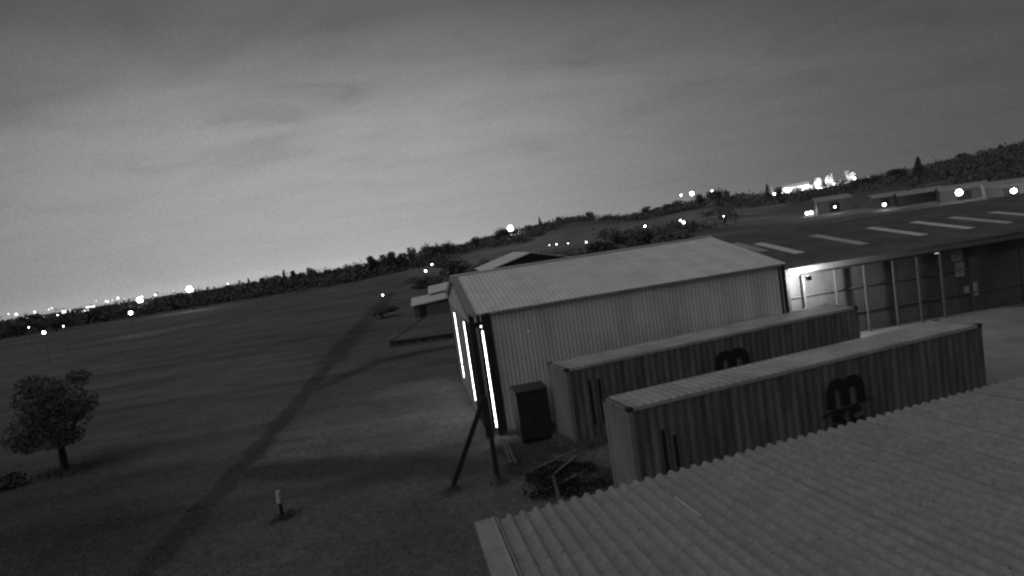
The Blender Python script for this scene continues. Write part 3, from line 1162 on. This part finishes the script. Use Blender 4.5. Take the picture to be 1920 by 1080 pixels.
# lone tree at left, with a bush
lt_ = thing('lone_tree', 'dark rounded tree standing alone on the grass at left', 'tree', (-24.8, 33.3, 0))
bl = []
for _ in range(30):
    a, q = vr.uniform(0, 6.28), vr.uniform(.2, 1.5)
    bl.append((q * math.cos(a) * 1.3, q * math.sin(a) * 1.1, vr.uniform(1.7, 4.8), vr.uniform(.45, .95), vr.uniform(.35, .7)))
bl += [(0, 0, 3.3, 1.9, 1.5)] * 5
leafcloud(13000, bl, .065, vr).build('crown', M['leaf'], lt_)
b = MB()
b.beam((0, 0, -.1), (.05, 0, 1.5), .42, sides=8, taper=.75)
for q in range(7):
    a = q * .95
    b.beam((.05, 0, 1.2 + .06 * q), (1.3 * math.cos(a), 1.3 * math.sin(a), 2.9 + .25 * (q % 3)), .17, sides=6, taper=.35)
b.build('trunk', M['bark'], lt_)
bu = thing('bush', 'small dark bush on the grass beside the lone tree', 'bush', (-27.0, 31.6, 0))
leafcloud(900, [(0, 0, .45, .8, .5), (.6, .2, .35, .6, .4), (-.6, 0, .4, .6, .42)], .09, vr).build('foliage', M['leaf'], bu)
b = MB()
b.beam((0, 0, -.05), (0, 0, .5), .08, sides=5)
b.build('stem', M['bark'], bu)

# scrap heap by the container ends
hp = thing('brush_heap', 'dark heap of brush and weeds beside the container ends', 'heap', (1.15, 22.2, 0))
bl = [(vr.uniform(-1.3, 1.0), vr.uniform(-1.5, 1.6), vr.uniform(.0, .12), vr.uniform(.4, .8), vr.uniform(.08, .22)) for _ in range(18)]
leafcloud(3600, bl, .055, vr).build('brush', M['scrap'], hp)
PL = [((-.1, 21.3, .05), (1.3, 22.0, .22), 'grey plank half buried at the near side of the brush heap'), ((1.0, 23.9, .1), (2.1, 22.9, .5), 'grey plank propped across the far side of the brush heap'), ((-.3, 23.4, .08), (1.7, 24.3, .35), 'pale plank lying toward the farther container behind the brush heap'), ((.25, 22.4, .05), (1.5, 23.3, .45), 'pale plank leaning across the brush heap'),
      ((.55, 19.75, 0), (.42, 20.3, 1.0), 'short pale stake poking up behind the corrugated roof edge'), ((-1.05, 24.6, .05), (-1.35, 25.9, .7), 'pale batten leaning behind the braced post'),
      ((-.85, 24.5, .05), (-1.2, 25.9, .62), 'second pale batten leaning behind the braced post')]
for a, b_, lab in PL:
    q = MB()
    q.beam(a, b_, .10, .04)
    o = q.build('plank', M['plank'])
    tag(o, lab, 'plank', 'loose planks by the containers')

# grass blades on the nearer field
gr = random.Random(11)
gm = MB()
for _ in range(42000):
    y = 16 + 60 * gr.random() ** 1.5
    x = gr.uniform(-.95, .02) * y + 1.5
    if x > -3 and y > 25:
        continue
    h = gr.uniform(.03, .10)
    a = gr.uniform(0, 6.28)
    w = gr.uniform(.008, .02)
    n = len(gm.v)
    gm.v += [(x - w * math.cos(a), y - w * math.sin(a), 0), (x + w * math.cos(a), y + w * math.sin(a), 0), (x + gr.uniform(-.08, .08), y + gr.uniform(-.08, .08), h)]
    gm.f.append((n, n + 1, n + 2))
def weeds(x0, y0, x1, y1, n, spread, hmax):
    for _ in range(n):
        q = gr.random()
        x, y = x0 + (x1 - x0) * q + gr.gauss(0, spread), y0 + (y1 - y0) * q + gr.gauss(0, spread)
        h = hmax * gr.uniform(.25, 1.0) * (.5 + .5 * math.sin(q * 23 + x0) ** 2)
        a = gr.uniform(0, 6.28)
        w = gr.uniform(.01, .03)
        n_ = len(gm.v)
        gm.v += [(x - w * math.cos(a), y - w * math.sin(a), 0), (x + w * math.cos(a), y + w * math.sin(a), 0), (x + gr.uniform(-.12, .12), y + gr.uniform(-.12, .12), h)]
        gm.f.append((n_, n_ + 1, n_ + 2))


weeds(-1.1, 28.45, 12, 30.5, 3500, .12, .45)
weeds(2.4, 19.0, 2.2, 20.3, 900, .18, .5)
weeds(1.55, 25.3, 1.0, 27.0, 900, .14, .5)
weeds(1.6, 25.2, 6.5, 26.8, 1500, .12, .45)
weeds(-1.6, 22.7, -1.4, 23.1, 250, .15, .5)
weeds(-3.4, 22.5, -3.2, 22.9, 200, .15, .4)
weeds(-.2, 21.0, 2.0, 24.5, 900, .6, .22)
weeds(-9.6, 22.3, -9.2, 22.8, 300, .2, .3)
weeds(-25.6, 33.0, -24.0, 33.5, 900, .5, .5)
weeds(-12.5, 61.2, -4.2, 60.7, 1500, .2, .5)
M['blade'] = grey('grass_blade', .20, .9, 0, .4, .8)
tag(gm.build('grass', M['blade']), 'short dark grass on the airfield', 'grass', kind='stuff')

# ------------------------------------------------------------------ sheds across the field at right
SH = [
    ('lit_shed', 'pale shed with a brightly lit end below the floodlit trees', (93.5, 191.0), -.25, 9.5, 8, 3.9, 5.0, 'shed', 'shedroof', None),
    ('storage_shed', 'low grey shed left of the darkest background shed', (102.5, 177.5), -.30, 6.0, 7, 3.0, 3.9, 'shed', 'shedroof', None),
    ('storage_shed', 'dark-walled shed with pale roof in the middle of the background sheds', (104.5, 169.5), -.45, 10.0, 8, 3.0, 4.0, 'shedd', 'shedroof', None),
    ('storage_shed', 'shed with a bright lamp on its left corner', (107.8, 158.0), -.5, 9.8, 8, 3.1, 4.0, 'shed', 'shedroof', None),
    ('storage_shed', 'rightmost background shed with a bright lamp at its right corner', (107.5, 142.5), -.55, 8.8, 8, 3.0, 4.1, 'shed', 'shedroof', None)]
for nm, lab, (x, y), rz, w, d, ev, rg, wm, rm, lit in SH:
    gable_shed(nm, lab, (x, y, ground_z(x, y)), rz, w, d, ev, rg, M[wm], M[rm], 'shed', 'sheds across the field')


def lamp_post(x, y, z, size, label, group, mat, light=None, name='street_lamp'):
    gz = ground_z(x, y)
    t = thing(name, label, 'lamp', (x, y, gz), 0, group)
    h = max(1.0, z - gz)
    b = MB()
    b.beam((0, 0, -.2), (0, 0, h - size * .3), max(.045, size * .05), sides=6, taper=.6)
    b.build('pole', M['dark'], t)
    b = MB()
    b.globe((0, 0, h), size * .36)
    b.build('lamp_head', mat, t, smooth=True)
    if light:
        lamp('lamp_light', t, (0, 0, h - size * .2 - .3), light, size * .3)
    return t


G1 = 'street lamps of the town on the horizon'
TOWN = [(-200.2, 253.5, 5.0, .5), (-316, 404, 8.3, 1.1), (-342, 444, 7.3, 1.2), (-362, 478, 5.7, .9), (-370, 499, 5.8, 1.3), (-230.3, 304.8, 5.0, .8), (-189.1, 259.4, 5.0, .9), (-208.3, 294.8, 5.0, 1.5),
        (-322, 500, 6.6, 1.7), (-319, 507, 5.9, .8), (-312, 504, 6.0, .9), (-305, 500, 6.6, 1.0), (-195.4, 320, 5.0, .9), (-295, 500, 6.8, .8), (-216.9, 389.7, 5.0, 1.6), (-188, 400, 6.2, .9), (-177, 405, 6.2, .9), (-330, 462, 6.4, 1.2), (-338, 470, 6.9, 1.0), (-283, 452, 5.6, 1.2), (-276, 460, 6.2, 1.0), (-252, 440, 6.0, 1.3), (-246, 446, 6.6, .9), (-236, 452, 6.4, 1.2)]
TOWN.sort(key=lambda q: math.atan2(q[0], q[1]))
tr_ = random.Random(8)
for i, (x, y, z, s_) in enumerate(TOWN):
    lamp_post(x, y, z + tr_.uniform(-1.2, .8), s_ * tr_.choice((.4, .5, .7, 1.0, 1.3)), f'{ORD[i]} small town street lamp counting from the left edge', G1, M[tr_.choice(('bulbmid', 'bulbsoft', 'litwin'))])
SINGLES = [
    (-77.2, 129.8, 5.0, .85, 'lone white lamp on the field right below the town lights', 'bulb', 25),
    (-69.8, 95.1, 5.0, .55, 'lone lamp nearest the left edge below the town lights', 'bulb', 14),
    (-100.7, 133.3, 5.0, .25, 'faint lamp left of the lone bright lamp at the left edge', 'bulbmid', None),
    (-77.0, 109.7, 5.0, .22, 'faint lamp right of the lone bright lamp at the left edge', 'bulbmid', None),
    (-41.1, 279.0, 7.1, .8, 'small lamp below the narrow tree at the treeline right end', 'bulb', 60),
    (-18.5, 156.9, 5.2, .5, 'small lamp upper right of a pair above the stepped shed roofs', 'bulb', 30),
    (-15.8, 122.0, 4.97, .4, 'small lamp lower left of a pair above the stepped shed roofs', 'bulb', 30),
    (41.5, 189.5, 6.5, .6, 'small lamp between the scrub and the pale field', 'bulb', 60),
    (51.2, 186.1, 6.7, .55, 'upper lamp of a close pair at the pale field left end', 'bulb', 50),
    (48.5, 173.3, 6.2, .75, 'lower lamp of a close pair at the pale field left end', 'bulb', 80),
    (89.0, 316.7, 17.45, .9, 'small lamp left of the bright lamp on the hilltop', 'bulb', None),
    (110.8, 336.2, 17.8, .9, 'small lamp under the wide hilltop tree', 'bulb', 100),
    (112.7, 265.0, 10.9, .9, 'small lamp left of the floodlit hill buildings', 'bulb', 100),
    (58.7, 171.2, 6.3, .35, 'faint lamp along the pale field', 'bulbmid', None),
    (88.2 * 1.16, 296.1 * 1.16, 18.2, 2.6, 'bright round lamp on the hilltop left of the wide tree', 'bulb', 900)]
for x, y, z, s_, lab, mt, en in SINGLES:
    lamp_post(x, y, z, s_, lab, 'lone lamps across the fields', M[mt], en)
for i, (x, y, z, s_) in enumerate([(11.0, 163.6, 5.6, .2), (12.6, 160.5, 5.6, .35), (15.1, 156.3, 5.5, .25), (18.6, 148.8, 5.3, .35)]):
    lamp_post(x, y, z, s_, f'{ORD[i]} of four faint lamps in a row above the white hangar roof', 'faint lamps in a row', M['bulbmid'])
# small light close to the runway edge
rl = lamp_post(-21.2, 105, 2.6, .28, 'single low light at the runway edge left of the stepped shed', None, M['bulb'], None, 'runway_light')


def flood_mast(x, y, z, w, h, label, en):  # bright lamps, heads clustered and enlarged to imitate their bloom
    gz = ground_z(x, y)
    t = thing('floodlight_mast', label, 'floodlight', (x, y, gz), -math.atan2(x, y), 'floodlight masts on the horizon')
    H_ = z - gz
    b = MB()
    b.beam((0, .2, -.2), (0, .2, H_ + h * .4), .3, sides=8, taper=.6)
    b.build('mast', M['dark'], t)
    for i in range(3):
        for j in range(2):
            b = MB()
            a_ = R(60 * (i * 2 + j))
            b.globe((w * .3 * math.cos(a_) + .08 * w * (i - 1), 0, H_ + w * .2 * math.sin(a_)), w * (.10 + .05 * ((i + 2 * j) % 3)))
            b.build('lamp_head', M['flood'], t, smooth=True)
    b = MB()
    b.box(-w / 2, w / 2, .05, .12, H_ - h / 4 - .06, H_ - h / 4 + .06)
    b.box(-w / 2, w / 2, .05, .12, H_ + h / 4 - .06, H_ + h / 4 + .06)
    b.build('crossbar', M['dark'], t)
    b = MB()
    b.globe((0, -.15, H_), w * .24)
    b.build('lamp_head', M['flood'], t, smooth=True)
    lamp('flood_lamp', t, (0, -1.5, H_), en, .8)
    return t


flood_mast(-107, 215, 7.55, 2.7, 2.5, 'brightest floodlight on the left horizon right of the town', 900)
flood_mast(-150, 260, 5.9, 3.0, 2.3, 'wide floodlight inside the town lights left of the brightest one', 700)
flood_mast(3.6, 330, 13.8, 4.0, 2.6, 'bright floodlight on the ridge above the white hangar', 1500)
# town buildings with lit fronts
TB = [(-296, 436, 12.0, 5, 'lowest wide lit town building', 3.0), (-335, 478, 5.5, 6, 'upper left lit town building', 5.0), (-326, 492, 6.0, 6.5, 'uppermost lit town building', 5.4), (-321, 470, 6.5, 6, 'middle lit town building below two others', 3.9)]
for x, y, w, h, lab, z in TB:
    gable_shed('town_building', lab + ' among the left horizon lights', (x, y, ground_z(x, y)), .6, w, 6, h - 1, h, M['shed'], M['shedroof'], 'building', 'lit town buildings', door=False,
               lit=[(w * .05 + k * w / 4, w * .05 + k * w / 4 + w * .21, z - .9, z + .9, M['litwin']) for k in range(4)])

# ------------------------------------------------------------------ floodlit house and trees on the hill
FX, FY = 158.0, 334.5
fz = ground_z(FX, FY)
fh = gable_shed('floodlit_house', 'floodlit pale house among bright trees on the hill', (FX - 9, FY + 6, fz), -.45, 13, 7, 4.2, 6.0, M['white'], M['shedroof'], 'house', None,
                lit=[(1.2, 2.6, 1.2, 2.6, M['litwin']), (9.2, 11, 1.2, 2.6, M['litwin'])])
M['leaflit'] = grey('floodlit_foliage', .30, .9, 0, .35, .5)  # floodlight on the leaves put into a paler copy of the foliage
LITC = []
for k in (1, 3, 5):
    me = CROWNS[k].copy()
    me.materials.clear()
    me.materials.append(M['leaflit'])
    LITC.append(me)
for i, (dx, dy, h, w, k, lab) in enumerate([(-14, 1, 7.5, 3.2, 1, 'slim pale floodlit conifer left of the hill house'), (6.5, 1, 7.5, 5.0, 0, 'round floodlit tree at the right of the hill house'), (10.5, -1, 9.0, 5.0, 2, 'tallest ragged floodlit tree right of the hill house'),
                                            (19, -2, 9.0, 6.0, 2, 'floodlit spreading tree rightmost on the hill'), (-5, -6, 4.6, 3.6, 0, 'small floodlit tree in front of the hill house')]):
    x, y = FX + dx, FY + dy - dx * .45
    t = thing('tree', lab, 'tree', (x, y, ground_z(x, y)), i * 1.3, 'floodlit trees on the hill')
    t.scale = (w, w, h)
    link('crown', LITC[k], t)
    link('trunk', TRUNK, t)
for i, (dx, dy, z, en, lab) in enumerate([(-9, -6, 1.6, 9000, 'left garden floodlight'), (3.0, -7, 1.8, 14000, 'middle garden floodlight'), (9.0, -9, 2.4, 9000, 'right garden floodlight'), (17.5, -9, 3.2, 4000, 'far right garden floodlight')]):
    x, y = FX + dx, FY + dy - dx * .45
    t = thing('garden_floodlight', lab + ' before the floodlit hill house', 'light', (x, y, ground_z(x, y)), 0, 'garden floodlights on the hill')
    b = MB()
    b.beam((0, 0, -.1), (0, 0, z), .12, sides=6)
    b.build('stand', M['dark'], t)
    b = MB()
    b.globe((0, .2, z + .3), .75 if i in (1,) else .5)
    b.build('lamp_head', M['bulbmid'], t, smooth=True)
    lamp('garden_lamp', t, (0, .9, z + .9), en, .4)


# lamps on and by the sheds
def shed_lamp(x, y, z, size, label, en, dx=0., mat='bulb'):
    t = thing('shed_lamp', label, 'lamp', (x, y, 0), 0, 'lamps on the background sheds')
    b = MB()
    b.beam((0, .7, z), (0, 0, z), .1, sides=6)
    b.build('bracket', M['dark'], t)
    b = MB()
    b.globe((0, -.1, z), size / 2)
    b.build('lamp_head', M[mat], t, smooth=True)
    lamp('shed_light', t, (dx, -.8, z), en, .3)


shed_lamp(95.6, 185.0, 4.1, .5, 'lamp lighting the end wall of the pale lit shed', 120, -.3, 'bulbmid')
shed_lamp(99.8, 168.0, 3.2, .7, 'lamp on the low grey shed', 60)
shed_lamp(106.8, 150.0, 4.1, 1.35, 'bright lamp at the left corner of a background shed', 110)
shed_lamp(109.2, 137.0, 3.15, 1.0, 'bright lamp at the right edge on the last background shed', 180)

# parked vehicle with bright headlamps left of the lit shed
cv_ = thing('parked_car', 'small parked car with bright lamps left of the pale lit shed', 'car', (91.2, 194.2, ground_z(91.2, 194.2)), -.2)
b = MB()
b.prism([(0, .25), (4.0, .25), (4.0, .85), (3.1, .95), (2.6, 1.45), (1.2, 1.5), (.5, .95), (0, .8)], 0, 1.7)
b.build('body', M['shed'], cv_)
for x in (.8, 3.2):
    for y in (-.04, 1.52):
        b = MB()
        b.prism(arc(x, .32, .32, 0, 330, 11), y, y + .22)
        b.build('wheel', M['dark'], cv_)
for x in (.5, 1.7):
    b = MB()
    b.globe((x, -.12, .8), .42)
    b.build('headlight', M['bulbmid'], cv_, smooth=True)
lamp('headlight_lamp', cv_, (1.0, -1.5, 1.0), 60, .3)
